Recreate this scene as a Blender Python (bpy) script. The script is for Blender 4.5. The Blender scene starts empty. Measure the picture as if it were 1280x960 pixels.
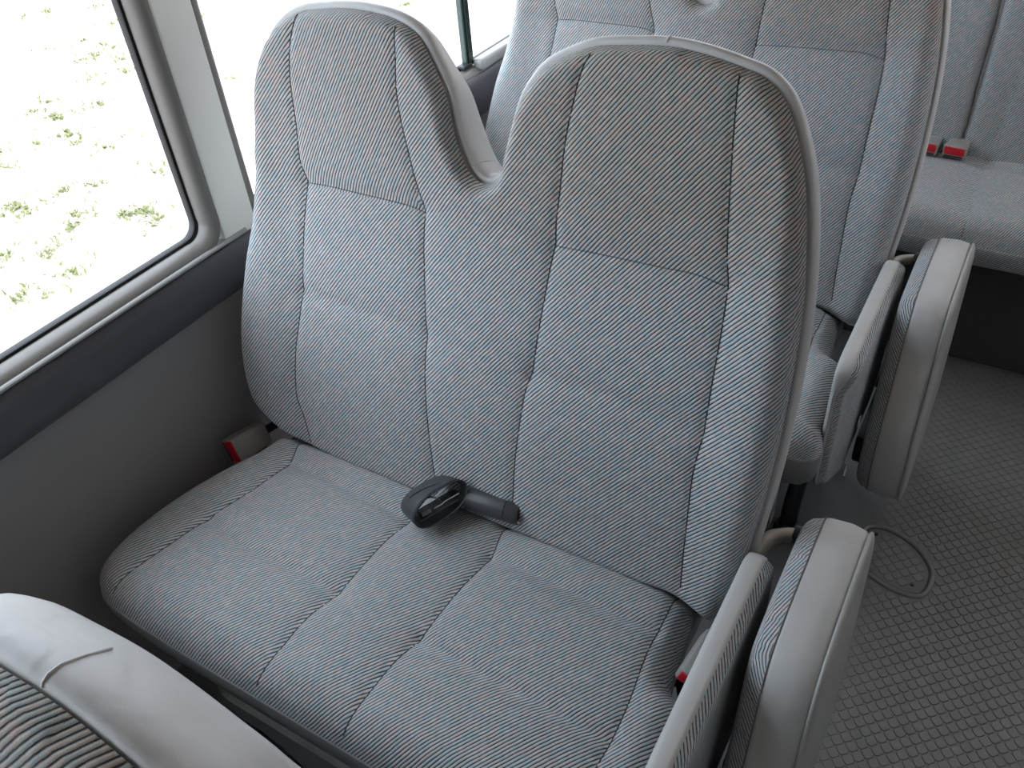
import bpy, bmesh, math, random
import numpy as np
from mathutils import Vector, Matrix
from mathutils.geometry import delaunay_2d_cdt

SC = bpy.context.scene
COL = SC.collection
random.seed(7)
PI = math.pi

# ------------------------------------------------------------------ camera, sky, exposure
cam_d = bpy.data.cameras.new('camera')
cam = bpy.data.objects.new('camera', cam_d)
COL.objects.link(cam)
cam_d.sensor_width = 36.0
cam_d.lens = 36.0 * 1074.43 / 1280.0
cam_d.clip_start = 0.02
cam_d.clip_end = 300
EYE = Vector((0.0, 0.0, 1.47))
right = Vector((0.858, 0.509, -0.071))
down = Vector((0.281, -0.580, -0.765))
fwd = Vector((-0.431, 0.636, -0.640)).normalized()
right = (right - fwd * right.dot(fwd)).normalized()
up = right.cross(fwd)
cam.matrix_world = Matrix(((right.x, up.x, -fwd.x, EYE.x), (right.y, up.y, -fwd.y, EYE.y),
                           (right.z, up.z, -fwd.z, EYE.z), (0, 0, 0, 1)))
SC.camera = cam

world = bpy.data.worlds.new('sky')
SC.world = world
world.use_nodes = True
bg = world.node_tree.nodes['Background']
# an overcast sky, clearest and brightest over the window side
_t = world.node_tree
_tc = _t.nodes.new('ShaderNodeTexCoord')
_sx = _t.nodes.new('ShaderNodeSeparateXYZ')
_t.links.new(_tc.outputs['Generated'], _sx.inputs[0])
_mr = _t.nodes.new('ShaderNodeMapRange')
_mr.inputs['From Min'].default_value = -0.9
_mr.inputs['From Max'].default_value = 0.6
_mr.inputs['To Min'].default_value = 7.6
_mr.inputs['To Max'].default_value = 4.1
_t.links.new(_sx.outputs[0], _mr.inputs['Value'])
_t.links.new(_mr.outputs[0], bg.inputs['Strength'])
_mx = _t.nodes.new('ShaderNodeMix')
_mx.data_type = 'RGBA'
_mx.inputs[6].default_value = (0.73, 0.855, 1.0, 1)
_mx.inputs[7].default_value = (0.88, 0.90, 0.96, 1)
_m2 = _t.nodes.new('ShaderNodeMapRange')
_m2.inputs['From Min'].default_value = -0.9
_m2.inputs['From Max'].default_value = 0.3
_t.links.new(_sx.outputs[0], _m2.inputs['Value'])
_t.links.new(_m2.outputs[0], _mx.inputs[0])
_t.links.new(_mx.outputs[2], bg.inputs['Color'])
SC.view_settings.view_transform = 'Standard'
SC.view_settings.look = 'None'
SC.view_settings.gamma = 1.0
SC.view_settings.exposure = 0.0
SC.view_settings.use_curve_mapping = False
SC.cycles.max_bounces = 10
SC.cycles.diffuse_bounces = 6
SC.cycles.transparent_max_bounces = 12


# ------------------------------------------------------------------ materials
def srgb(r, g, b):
    f = lambda c: ((c / 255) / 12.92) if c <= 10 else (((c / 255) + 0.055) / 1.055) ** 2.4
    return (f(r), f(g), f(b), 1)


class NT:
    def __init__(s, name):
        s.m = bpy.data.materials.new(name)
        s.m.use_nodes = True
        s.t = s.m.node_tree
        s.b = s.t.nodes['Principled BSDF']

    def n(s, kind, **kw):
        o = s.t.nodes.new(kind)
        for k, v in kw.items():
            setattr(o, k, v)
        return o

    def l(s, a, b):
        s.t.links.new(a, b)

    def math(s, op, a, b=None, c=None):
        o = s.n('ShaderNodeMath', operation=op)
        for i, v in enumerate((a, b, c)):
            if v is None:
                continue
            if isinstance(v, (int, float)):
                o.inputs[i].default_value = v
            else:
                s.l(v, o.inputs[i])
        return o.outputs[0]

    def xyz(s, x, y, z=0.0):
        o = s.n('ShaderNodeCombineXYZ')
        for i, v in enumerate((x, y, z)):
            if isinstance(v, (int, float)):
                o.inputs[i].default_value = v
            else:
                s.l(v, o.inputs[i])
        return o.outputs[0]

    def mix(s, fac, a, b):
        o = s.n('ShaderNodeMix', data_type='RGBA')
        for sock, v in ((o.inputs[0], fac), (o.inputs[6], a), (o.inputs[7], b)):
            if isinstance(v, (int, float)):
                sock.default_value = v
            elif isinstance(v, tuple):
                sock.default_value = v
            else:
                s.l(v, sock)
        return o.outputs[2]


def plain(name, col, rough=0.5, metal=0.0, bump=0.0, bscale=600.0, var=0.0, vscale=8.0, spec=0.5, pucker=0.0):
    g = NT(name)
    g.b.inputs['Roughness'].default_value = rough
    g.b.inputs['Metallic'].default_value = metal
    g.b.inputs['Specular IOR Level'].default_value = spec
    g.b.inputs['Base Color'].default_value = col
    tc = g.n('ShaderNodeTexCoord')
    if var:
        nz = g.n('ShaderNodeTexNoise')
        nz.inputs['Scale'].default_value = vscale
        nz.inputs['Detail'].default_value = 4
        g.l(tc.outputs['Object'], nz.inputs['Vector'])
        lo = tuple(c * (1 - var) for c in col[:3]) + (1,)
        hi = tuple(min(1, c * (1 + var)) for c in col[:3]) + (1,)
        g.l(g.mix(nz.outputs['Fac'], lo, hi), g.b.inputs['Base Color'])
    if bump:
        nb = g.n('ShaderNodeTexNoise')
        nb.inputs['Scale'].default_value = bscale
        nb.inputs['Detail'].default_value = 2
        g.l(tc.outputs['Object'], nb.inputs['Vector'])
        bn = g.n('ShaderNodeBump')
        bn.inputs['Strength'].default_value = bump
        bn.inputs['Distance'].default_value = 0.001
        g.l(nb.outputs['Fac'], bn.inputs['Height'])
        g.l(bn.outputs['Normal'], g.b.inputs['Normal'])
        if pucker:                                # soft creases of a loose cover
            np_ = g.n('ShaderNodeTexNoise')
            np_.inputs['Scale'].default_value = 24.0
            np_.inputs['Distortion'].default_value = 0.6
            g.l(tc.outputs['Object'], np_.inputs['Vector'])
            b2 = g.n('ShaderNodeBump')
            b2.inputs['Strength'].default_value = pucker
            b2.inputs['Distance'].default_value = 0.004
            g.l(np_.outputs['Fac'], b2.inputs['Height'])
            g.l(b2.outputs['Normal'], bn.inputs['Normal'])
    return g.m


def fabric(name, period=0.0046, light=1.0):
    """ribbed moquette: UV is in metres, u runs along a rib, v across"""
    g = NT(name)
    uv = g.n('ShaderNodeUVMap', uv_map='UVMap')
    sp = g.n('ShaderNodeSeparateXYZ')
    g.l(uv.outputs['UV'], sp.inputs[0])
    a, b = sp.outputs[0], sp.outputs[1]
    wob = g.n('ShaderNodeTexNoise')
    wob.inputs['Scale'].default_value = 60.0
    g.l(uv.outputs['UV'], wob.inputs['Vector'])
    bb = g.math('ADD', g.math('DIVIDE', b, period), g.math('MULTIPLY', wob.outputs['Fac'], 0.3))
    rid = g.math('FLOOR', bb)
    fr = g.math('FRACT', bb)
    prof = g.math('SINE', g.math('MULTIPLY', fr, PI))
    wn = g.n('ShaderNodeTexWhiteNoise', noise_dimensions='1D')
    g.l(rid, wn.inputs['W'])
    along = g.math('ADD', g.math('DIVIDE', a, 0.0095), g.math('MULTIPLY', wn.outputs['Value'], 17.0))
    w2 = g.n('ShaderNodeTexWhiteNoise', noise_dimensions='2D')
    g.l(g.xyz(g.math('FLOOR', along), rid), w2.inputs['Vector'])
    ramp = g.n('ShaderNodeValToRGB')
    ramp.color_ramp.interpolation = 'LINEAR'
    cols = [(0.0, (0.375, 0.44, 0.465)), (0.36, (0.40, 0.45, 0.468)), (0.50, (0.465, 0.445, 0.442)),
            (0.84, (0.48, 0.445, 0.438)), (0.95, (0.49, 0.50, 0.505))]
    el = ramp.color_ramp.elements
    el[0].position, el[0].color = cols[0][0], tuple(light * c for c in cols[0][1]) + (1,)
    el[1].position, el[1].color = cols[1][0], tuple(light * c for c in cols[1][1]) + (1,)
    for p, c in cols[2:]:
        e = el.new(p)
        e.color = tuple(light * x for x in c) + (1,)
    g.l(w2.outputs['Value'], ramp.inputs['Fac'])
    # gap between the ribs: charcoal with a few red and blue yarns
    ag = g.math('ADD', g.math('DIVIDE', a, 0.0065), g.math('MULTIPLY', wn.outputs['Value'], 31.0))
    w3 = g.n('ShaderNodeTexWhiteNoise', noise_dimensions='2D')
    g.l(g.xyz(g.math('FLOOR', ag), g.math('ADD', rid, 0.37)), w3.inputs['Vector'])
    rg = g.n('ShaderNodeValToRGB')
    rg.color_ramp.interpolation = 'CONSTANT'
    e = rg.color_ramp.elements
    e[0].position, e[0].color = 0.0, (0.018, 0.020, 0.023, 1)
    e[1].position, e[1].color = 0.55, (0.05, 0.068, 0.082, 1)
    for p, c in ((0.76, (0.10, 0.10, 0.10, 1)), (0.88, (0.025, 0.026, 0.028, 1)), (0.955, (0.17, 0.06, 0.058, 1))):
        x = e.new(p)
        x.color = c
    g.l(w3.outputs['Value'], rg.inputs['Fac'])
    mr = g.n('ShaderNodeMapRange', interpolation_type='SMOOTHSTEP')
    mr.inputs['From Min'].default_value = 0.24
    mr.inputs['From Max'].default_value = 0.72
    g.l(prof, mr.inputs['Value'])
    yn = g.n('ShaderNodeTexNoise')
    yn.inputs['Scale'].default_value = 1.0
    yn.inputs['Detail'].default_value = 1.0
    g.l(g.xyz(g.math('MULTIPLY', a, 520.0), g.math('MULTIPLY', b, 1500.0)), yn.inputs['Vector'])
    yv = g.math('MULTIPLY_ADD', yn.outputs['Fac'], 0.5, 0.75)
    hs = g.n('ShaderNodeHueSaturation')
    g.l(yv, hs.inputs['Value'])
    g.l(g.mix(mr.outputs[0], rg.outputs['Color'], ramp.outputs['Color']), hs.inputs['Color'])
    # a darker beige tint on the heads and the worn outer cushion edge, kept as a point attribute of the cloth
    at = g.n('ShaderNodeAttribute', attribute_name='beige_tint')
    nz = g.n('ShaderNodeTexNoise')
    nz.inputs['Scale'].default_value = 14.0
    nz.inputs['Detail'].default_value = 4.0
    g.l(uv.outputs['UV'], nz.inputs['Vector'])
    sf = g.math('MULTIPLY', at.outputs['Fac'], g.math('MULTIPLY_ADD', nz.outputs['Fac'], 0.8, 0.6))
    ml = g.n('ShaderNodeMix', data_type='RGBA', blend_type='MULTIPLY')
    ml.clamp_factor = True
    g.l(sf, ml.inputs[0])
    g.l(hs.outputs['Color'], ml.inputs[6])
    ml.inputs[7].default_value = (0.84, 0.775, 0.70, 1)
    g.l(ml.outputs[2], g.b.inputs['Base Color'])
    g.b.inputs['Roughness'].default_value = 0.85
    g.b.inputs['Specular IOR Level'].default_value = 0.2
    g.b.inputs['Sheen Weight'].default_value = 0.12
    g.b.inputs['Sheen Roughness'].default_value = 0.5
    th = g.math('SINE', g.math('MULTIPLY', a, 2 * PI / 0.0016))
    hgt = g.math('ADD', prof, g.math('MULTIPLY', th, 0.05))
    bn = g.n('ShaderNodeBump')
    bn.inputs['Strength'].default_value = 0.55
    bn.inputs['Distance'].default_value = 0.0012
    g.l(hgt, bn.inputs['Height'])
    g.l(bn.outputs['Normal'], g.b.inputs['Normal'])
    return g.m


M = {}
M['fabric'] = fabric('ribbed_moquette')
M['vinyl'] = plain('grey_vinyl', (0.45, 0.445, 0.435, 1), 0.5, bump=0.12, bscale=900, var=0.05, vscale=14, pucker=0.5)
M['vinyl_worn'] = plain('worn_grey_vinyl', (0.43, 0.425, 0.41, 1), 0.55, bump=0.15, bscale=700, var=0.10, vscale=9, pucker=0.35)
M['shell'] = plain('grey_plastic_shell', (0.33, 0.325, 0.31, 1), 0.4, bump=0.2, bscale=1500)
M['thread'] = plain('dark_thread', (0.03, 0.03, 0.035, 1), 0.9)
M['threadgrey'] = plain('grey_thread', (0.16, 0.155, 0.15, 1), 0.9)
M['black'] = plain('black_metal', (0.012, 0.012, 0.014, 1), 0.45)
M['darksteel'] = plain('dark_steel', (0.05, 0.052, 0.05, 1), 0.5, var=0.3, vscale=12)
M['steel'] = plain('worn_grey_steel', (0.34, 0.32, 0.29, 1), 0.38, metal=0.5, var=0.18, vscale=30)
M['plate'] = plain('scuffed_grey_green_plate', (0.27, 0.275, 0.25, 1), 0.6, var=0.5, vscale=14)
M['brass'] = plain('bolt_brass', (0.30, 0.25, 0.15, 1), 0.35, metal=0.9)
M['chrome'] = plain('chrome', (0.8, 0.8, 0.8, 1), 0.12, metal=1.0)
M['whitemetal'] = plain('white_bracket', (0.75, 0.75, 0.72, 1), 0.4)
M['panel'] = plain('dark_grey_side_panel', (0.27, 0.258, 0.252, 1), 0.6, bump=0.15, bscale=500)
M['belt'] = plain('charcoal_bolster_vinyl', (0.085, 0.085, 0.098, 1), 0.42, bump=0.15, bscale=900)
M['taupe'] = plain('taupe_window_moulding', (0.17, 0.162, 0.15, 1), 0.35, bump=0.08, bscale=900)
M['skirt'] = plain('dark_grey_skirt_vinyl', (0.21, 0.208, 0.205, 1), 0.55, bump=0.1, bscale=900)
M['ledge'] = plain('pale_sill_ledge', (0.36, 0.36, 0.355, 1), 0.3)
M['pillar'] = plain('pale_pillar_trim', (0.78, 0.79, 0.75, 1), 0.5, var=0.03)
M['rubber'] = plain('black_rubber_gasket', (0.02, 0.02, 0.022, 1), 0.5)
M['ceiling'] = plain('off_white_headliner', (0.50, 0.43, 0.36, 1), 0.8)
M['plastic_dark'] = plain('dark_grey_plastic', (0.045, 0.046, 0.05, 1), 0.42, bump=0.1, bscale=900)
M['webbing'] = plain('charcoal_webbing', (0.045, 0.0455, 0.05, 1), 0.5)
M['buckle'] = plain('buckle_grey_plastic', (0.27, 0.26, 0.245, 1), 0.4)
M['red'] = plain('red_release_button', (0.50, 0.008, 0.022, 1), 0.35)
M['carpet'] = plain('dark_grey_carpet', (0.06, 0.058, 0.056, 1), 0.9, bump=0.3, bscale=900)
M['greenglass'] = plain('green_glass_edge', (0.012, 0.030, 0.026, 1), 0.25)
M['paleglass'] = plain('pale_green_glass_edge', (0.06, 0.10, 0.09, 1), 0.25)
M['tile'] = plain('rubber_floor_studs', (0.175, 0.174, 0.168, 1), 0.42, var=0.22, vscale=25, bump=0.15, bscale=900)
M['floorbase'] = plain('rubber_floor_base', (0.14, 0.14, 0.138, 1), 0.5, var=0.25, vscale=10)
M['ring'] = plain('grey_rubber_trim', (0.20, 0.20, 0.21, 1), 0.35)


def glass_mat():
    g = NT('window_glass')
    t = g.t
    out = [n for n in t.nodes if n.type == 'OUTPUT_MATERIAL'][0]
    tr = g.n('ShaderNodeBsdfTransparent')
    tr.inputs['Color'].default_value = (0.98, 0.98, 0.98, 1)
    gl = g.n('ShaderNodeBsdfGlossy')
    gl.inputs['Roughness'].default_value = 0.02
    mx = g.n('ShaderNodeMixShader')
    mx.inputs[0].default_value = 0.04
    g.l(tr.outputs[0], mx.inputs[1])
    g.l(gl.outputs[0], mx.inputs[2])
    g.l(mx.outputs[0], out.inputs['Surface'])
    return g.m


M['glass'] = glass_mat()


def ground_mat():
    g = NT('pale_gravel')
    tc = g.n('ShaderNodeTexCoord')
    vo = g.n('ShaderNodeTexVoronoi')
    vo.inputs['Scale'].default_value = 21.0
    g.l(tc.outputs['Object'], vo.inputs['Vector'])
    nz = g.n('ShaderNodeTexNoise')
    nz.inputs['Scale'].default_value = 3.0
    nz.inputs['Detail'].default_value = 5
    g.l(tc.outputs['Object'], nz.inputs['Vector'])
    # small dark pebbles, denser in some places
    thr = g.math('MULTIPLY', g.math('SUBTRACT', nz.outputs['Fac'], 0.34), 0.55)
    peb = g.math('LESS_THAN', vo.outputs['Distance'], thr)
    hue = g.n('ShaderNodeSeparateColor')
    g.l(vo.outputs['Color'], hue.inputs[0])
    pick = g.math('MULTIPLY', peb, g.math('GREATER_THAN', hue.outputs[0], 0.62))
    base = g.mix(nz.outputs['Fac'], (0.52, 0.465, 0.41, 1), (0.70, 0.63, 0.56, 1))
    g.l(g.mix(pick, base, (0.11, 0.105, 0.097, 1)), g.b.inputs['Base Color'])
    g.b.inputs['Roughness'].default_value = 0.95
    return g.m


M['ground'] = ground_mat()


def grass_mat():
    g = NT('weed_leaves')
    tc = g.n('ShaderNodeTexCoord')
    nz = g.n('ShaderNodeTexNoise')
    nz.inputs['Scale'].default_value = 9.0
    g.l(tc.outputs['Object'], nz.inputs['Vector'])
    g.l(g.mix(nz.outputs['Fac'], (0.17, 0.205, 0.07, 1), (0.26, 0.29, 0.12, 1)), g.b.inputs['Base Color'])
    g.b.inputs['Roughness'].default_value = 0.7
    return g.m


M['grass'] = grass_mat()


# ------------------------------------------------------------------ object helpers
def link(o, parent=None):
    COL.objects.link(o)
    if parent is not None:
        o.parent = parent
    return o


def root_world(p):
    v = Vector((0, 0, 0))
    while p is not None:
        v += p.location
        p = p.parent
    return v


def mesh_obj(name, verts, faces, mat, parent=None, smooth=True, uv=None):
    """vertices in world metres; stored relative to the parent's place"""
    off = root_world(parent)
    me = bpy.data.meshes.new(name)
    me.from_pydata([(v[0] - off.x, v[1] - off.y, v[2] - off.z) for v in verts], [], faces)
    me.update()
    if smooth:
        me.polygons.foreach_set('use_smooth', [True] * len(me.polygons))
    if uv is not None:
        lay = me.uv_layers.new(name='UVMap')
        idx = np.empty(len(me.loops), dtype=np.int32)
        me.loops.foreach_get('vertex_index', idx)
        uv = np.asarray(uv, dtype=np.float32)
        lay.data.foreach_set('uv', (uv if len(uv) == len(idx) and len(uv) != len(verts) else uv[idx]).ravel())
    me.materials.append(mat)
    return link(bpy.data.objects.new(name, me), parent)


def bm_obj(name, bm, mat, parent=None, smooth=False, auto=None):
    off = root_world(parent)
    bmesh.ops.translate(bm, verts=bm.verts, vec=-off)
    bmesh.ops.recalc_face_normals(bm, faces=bm.faces)
    me = bpy.data.meshes.new(name)
    bm.to_mesh(me)
    bm.free()
    if smooth:
        me.polygons.foreach_set('use_smooth', [True] * len(me.polygons))
        if auto:
            me.set_sharp_from_angle(angle=auto)
    me.materials.append(mat)
    return link(bpy.data.objects.new(name, me), parent)


def thing(name, label, cat, loc, group=None):
    o = bpy.data.objects.new(name, None)
    o.empty_display_size = 0.05
    link(o)
    o.location = loc
    o['label'], o['category'] = label, cat
    if group:
        o['group'] = group
    return o


def tag(o, label=None, cat=None, group=None, kind=None):
    for k, v in (('label', label), ('category', cat), ('group', group), ('kind', kind)):
        if v:
            o[k] = v
    return o


def copy_tree(o, parent=None):
    c = o.copy()
    link(c)
    c.parent = parent
    for ch in list(o.children):
        copy_tree(ch, c)
    return c


def rbox(bm, lo, hi, r=0.004, seg=2, mat=None):
    lo, hi = Vector(lo), Vector(hi)
    v = bmesh.ops.create_cube(bm, size=1.0)['verts']
    for q in v:
        q.co = Vector(((lo[i] + hi[i]) / 2 + q.co[i] * (hi[i] - lo[i]) for i in range(3)))
    if r > 0:
        ed = list({e for q in v for e in q.link_edges})
        res = bmesh.ops.bevel(bm, geom=ed, offset=r, segments=seg, profile=0.5, affect='EDGES')
        v = list({q for f in res['faces'] for q in f.verts} | {q for q in v if q.is_valid})
    if mat is not None:
        bmesh.ops.transform(bm, matrix=mat, verts=v)
    return v


def crom(pts, step, closed=False):
    """Catmull-Rom through pts, resampled at about step"""
    P = [np.array(p, float) for p in pts]
    n = len(P)
    out = []
    segs = n if closed else n - 1
    for i in range(segs):
        p1, p2 = P[i], P[(i + 1) % n]
        p0 = P[i - 1] if (closed or i > 0) else 2 * p1 - p2
        p3 = P[(i + 2) % n] if (closed or i + 2 < n) else 2 * p2 - p1
        # centripetal parameters
        t0 = 0.0
        t1 = t0 + max(1e-6, np.linalg.norm(p1 - p0) ** 0.5)
        t2 = t1 + max(1e-6, np.linalg.norm(p2 - p1) ** 0.5)
        t3 = t2 + max(1e-6, np.linalg.norm(p3 - p2) ** 0.5)
        k = max(2, int(round(np.linalg.norm(p2 - p1) / (step * 0.25))))
        for j in range(k):
            t = t1 + (t2 - t1) * j / k
            a1 = (t1 - t) / (t1 - t0) * p0 + (t - t0) / (t1 - t0) * p1
            a2 = (t2 - t) / (t2 - t1) * p1 + (t - t1) / (t2 - t1) * p2
            a3 = (t3 - t) / (t3 - t2) * p2 + (t - t2) / (t3 - t2) * p3
            b1 = (t2 - t) / (t2 - t0) * a1 + (t - t0) / (t2 - t0) * a2
            b2 = (t3 - t) / (t3 - t1) * a2 + (t - t1) / (t3 - t1) * a3
            out.append((t2 - t) / (t2 - t1) * b1 + (t - t1) / (t2 - t1) * b2)
    if not closed:
        out.append(P[-1])
    A = np.array(out)
    if closed:
        A = np.vstack([A, A[:1]])
    d = np.concatenate([[0], np.cumsum(np.linalg.norm(np.diff(A, axis=0), axis=1))])
    m = max(3, int(round(d[-1] / step)))
    s = np.linspace(0, d[-1], m + 1)
    R = np.stack([np.interp(s, d, A[:, c]) for c in range(A.shape[1])], 1)
    return R[:-1] if closed else R


def tube(path, rad, nseg=8, cap=True, flat=1.0):
    """vertices and faces of a tube round a path"""
    P = [Vector(p) for p in path]
    V, F = [], []
    prev = None
    for i, p in enumerate(P):
        t = (P[min(i + 1, len(P) - 1)] - P[max(i - 1, 0)]).normalized()
        if prev is None:
            prev = t.orthogonal().normalized()
        nrm = (prev - t * prev.dot(t)).normalized()
        prev = nrm
        bi = t.cross(nrm)
        r = rad[i] if hasattr(rad, '__len__') else rad
        for k in range(nseg):
            an = 2 * PI * k / nseg
            V.append(p + nrm * (math.cos(an) * r) + bi * (math.sin(an) * r * flat))
    for i in range(len(P) - 1):
        for k in range(nseg):
            a, b = i * nseg + k, i * nseg + (k + 1) % nseg
            F.append((a, b, b + nseg, a + nseg))
    if cap:
        F.append(tuple(range(nseg))[::-1])
        F.append(tuple(range((len(P) - 1) * nseg, len(P) * nseg)))
    return V, F


def join(parts):
    V, F = [], []
    for v, f in parts:
        o = len(V)
        V += list(v)
        F += [tuple(i + o for i in q) for q in f]
    return V, F


def seg_dist(pts, poly, closed=False):
    A = np.asarray(poly, float)
    B = np.roll(A, -1, axis=0) if closed else A[1:]
    A = A if closed else A[:-1]
    best = np.full(len(pts), 1e9)
    for a, b in zip(A, B):
        ab = b - a
        L = ab @ ab
        t = np.clip(((pts - a) @ ab) / max(L, 1e-12), 0, 1)
        q = a + t[:, None] * ab
        best = np.minimum(best, np.hypot(pts[:, 0] - q[:, 0], pts[:, 1] - q[:, 1]))
    return best


def inside(pts, poly):
    x, y = pts[:, 0], pts[:, 1]
    c = np.zeros(len(pts), bool)
    n = len(poly)
    for i in range(n):
        x1, y1 = poly[i]
        x2, y2 = poly[(i + 1) % n]
        if y1 == y2:
            continue
        hit = ((y1 > y) != (y2 > y)) & (x < (x2 - x1) * (y - y1) / (y2 - y1) + x1)
        c ^= hit
    return c


def beige_tint(o, w):
    a = o.data.attributes.new('beige_tint', 'FLOAT', 'POINT')
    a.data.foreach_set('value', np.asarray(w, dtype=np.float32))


def offset_loop(L, d):
    """closed 2D loop moved outward by d"""
    T = np.roll(L, -1, 0) - np.roll(L, 1, 0)
    T /= np.maximum(np.linalg.norm(T, axis=1), 1e-9)[:, None]
    area = 0.5 * np.sum(L[:, 0] * np.roll(L[:, 1], -1) - np.roll(L[:, 0], -1) * L[:, 1])
    N = np.stack([T[:, 1], -T[:, 0]], 1) * (1 if area > 0 else -1)
    for _ in range(2):
        N = (np.roll(N, 1, 0) + N * 2 + np.roll(N, -1, 0)) / 4
    N /= np.maximum(np.linalg.norm(N, axis=1), 1e-9)[:, None]
    return L + N * d


def fill(loop, step, extra=()):
    """triangulated 2D region: boundary loop first, then interior grid points"""
    lo, hi = loop.min(0), loop.max(0)
    gx = np.arange(lo[0], hi[0], step)
    gy = np.arange(lo[1], hi[1], step * 0.866)
    G = np.array([(x + (step / 2 if j % 2 else 0), y) for j, y in enumerate(gy) for x in gx])
    G = G[inside(G, loop)]
    G = G[seg_dist(G, loop, True) > step * 0.45]
    for e in extra:
        e = np.asarray(e)
        e = e[inside(e, loop)]
        if len(e):
            e = e[seg_dist(e, loop, True) > step * 0.3]
        if len(e):
            keep = np.ones(len(G), bool)
            for q in e:
                keep &= (np.hypot(G[:, 0] - q[0], G[:, 1] - q[1]) > step * 0.45)
            G = np.vstack([G[keep], e])
    P = [Vector((float(a), float(b))) for a, b in np.vstack([loop, G])]
    n = len(loop)
    E = [(i, (i + 1) % n) for i in range(n)]
    v, e, f, *_ = delaunay_2d_cdt(P, E, [], 1, 1e-7)
    return np.array([(q.x, q.y) for q in v]), [tuple(q) for q in f]


def edge_roll(d, r):
    x = np.clip(d / r, 0, 1)
    return r * np.sqrt(np.maximum(0, 1 - (1 - x) ** 2))


def sstep(a, b, x):
    t = np.clip((x - a) / (b - a), 0, 1)
    return t * t * (3 - 2 * t)


# ------------------------------------------------------------------ the bus shell
XW = -1.14          # inner face of the left wall
XR = 0.82           # inner face of the right wall
YF, YB = -5.2, 2.75  # front and back ends
ZC = 1.86           # ceiling


def struct(name, bm, mat, parent=None, **k):
    o = bm_obj(name, bm, mat, parent, **k)
    if parent is None:
        o['kind'] = 'structure'
    return o


def extrude_y(name, prof, y0, y1, mat, parent=None, smooth=True, auto=0.6, ny=1):
    """closed (x, z) profile run along the bus"""
    bm = bmesh.new()
    rings = []
    for j in range(ny + 1):
        y = y0 + (y1 - y0) * j / ny
        rings.append([bm.verts.new((x, y, z)) for x, z in prof])
    n = len(prof)
    for a, b in zip(rings[:-1], rings[1:]):
        for i in range(n):
            bm.faces.new((a[i], a[(i + 1) % n], b[(i + 1) % n], b[i]))
    bm.faces.new(rings[0][::-1])
    bm.faces.new(rings[-1])
    return struct(name, bm, mat, parent, smooth=smooth, auto=auto)


HATCH = [(-.064, 1.353), (-.060, 1.381), (-.042, 1.397), (-.016, 1.400), (.017, 1.393), (.050, 1.376), (.073, 1.352), (.089, 1.327),
         (.093, 1.302), (.090, 1.269), (.081, 1.250), (.063, 1.241), (.030, 1.239), (-.006, 1.248), (-.036, 1.264), (-.056, 1.295), (-.063, 1.325)]


# floor: smooth rubber with a field of raised square studs along the aisle
def build_floor():
    bm = bmesh.new()
    rbox(bm, (XW - 0.06, YF, -0.05), (XR + 0.06, YB, 0.0), 0)
    fl = struct('floor', bm, M['floorbase'])
    pitch = 0.0182
    V, F = [], []
    n = 16
    c45 = math.sqrt(0.5)
    ring = []
    for k in range(n):
        an = 2 * PI * (k + 0.5) / n
        q = 1.0 / ((abs(math.cos(an)) ** 3.6 + abs(math.sin(an)) ** 3.6) ** (1 / 3.6))
        px, py = q * math.cos(an), q * math.sin(an)
        ring.append(((px - py) * c45, (px + py) * c45))
    HL = crom(HATCH, .01, True)
    for i in range(-150, 260):
        for j in range(-150, 260):
            x = (i - j) * pitch * c45 + 0.181
            y = (i + j) * pitch * c45 + 1.278
            if not (-0.035 < x < XR - 0.03 and -0.4 < y < 2.04):
                continue
            # the recessed hatch has its own studs
            q = np.array([[x, y]])
            if abs(x - .015) < .11 and abs(y - 1.318) < .11 and (inside(q, HL)[0] or seg_dist(q, HL, True)[0] < 0.0085):
                continue
            edge = min(1.0, max(0.35, (x + 0.035) / 0.07))
            h = 0.0016 * edge
            o = len(V)
            for (rr, hh) in ((0.0088, 0.0), (0.0084, h * 0.8), (0.0077, h)):
                for (a, b) in ring:
                    V.append((x + a * rr, y + b * rr, hh))
            for r in range(2):
                for k in range(n):
                    F.append((o + r * n + k, o + r * n + (k + 1) % n, o + (r + 1) * n + (k + 1) % n, o + (r + 1) * n + k))
            F.append(tuple(o + 2 * n + k for k in range(n)))
    mesh_obj('raised_studs', V, F, M['tile'], fl, smooth=False)
    return fl


build_floor()

bm = bmesh.new()
rbox(bm, (XW - 0.06, YF, ZC), (XR + 0.06, YB, ZC + 0.05), 0)
struct('ceiling', bm, M['ceiling'])


# left wall: lower panel plus the header over the windows
W1 = (-0.62, 0.838)    # outer edges of the mouldings along the bus
W2 = (0.905, 2.52)
W0 = (-1.60, -0.69)
ZS, ZT = 0.735, 1.60
bm = bmesh.new()
rbox(bm, (XW - 0.07, YF, 0.0), (XW, YB, ZS), 0)
rbox(bm, (XW - 0.07, YF, ZT), (XW, YB, ZC), 0)
for a, b in ((YF, W0[0]), (W2[1], YB)):
    rbox(bm, (XW - 0.07, a, ZS), (XW, b, ZT), 0)
struct('wall_left', bm, M['panel'])

bm = bmesh.new()
rbox(bm, (XW - 0.07, W1[1] - 0.004, ZS + 0.002), (XW + 0.010, W2[0] + 0.004, ZT + 0.03), 0.004, 2)
struct('trim_1', bm, M['pillar'])
bm = bmesh.new()
rbox(bm, (XW - 0.07, W0[1] - 0.004, ZS + 0.002), (XW + 0.010, W1[0] + 0.004, ZT + 0.03), 0.004, 2)
struct('trim_2', bm, M['pillar'])


def belt_prof(z0, z1, x):
    return [(x, z0), (x + 0.014, z0 + 0.002), (x + 0.020, z0 + 0.010), (x + 0.021, z0 + 0.03), (x + 0.020, z1 - 0.028),
            (x + 0.018, z1 - 0.014), (x + 0.013, z1 - 0.005), (x + 0.006, z1 - 0.001), (x - 0.004, z1)]


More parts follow.
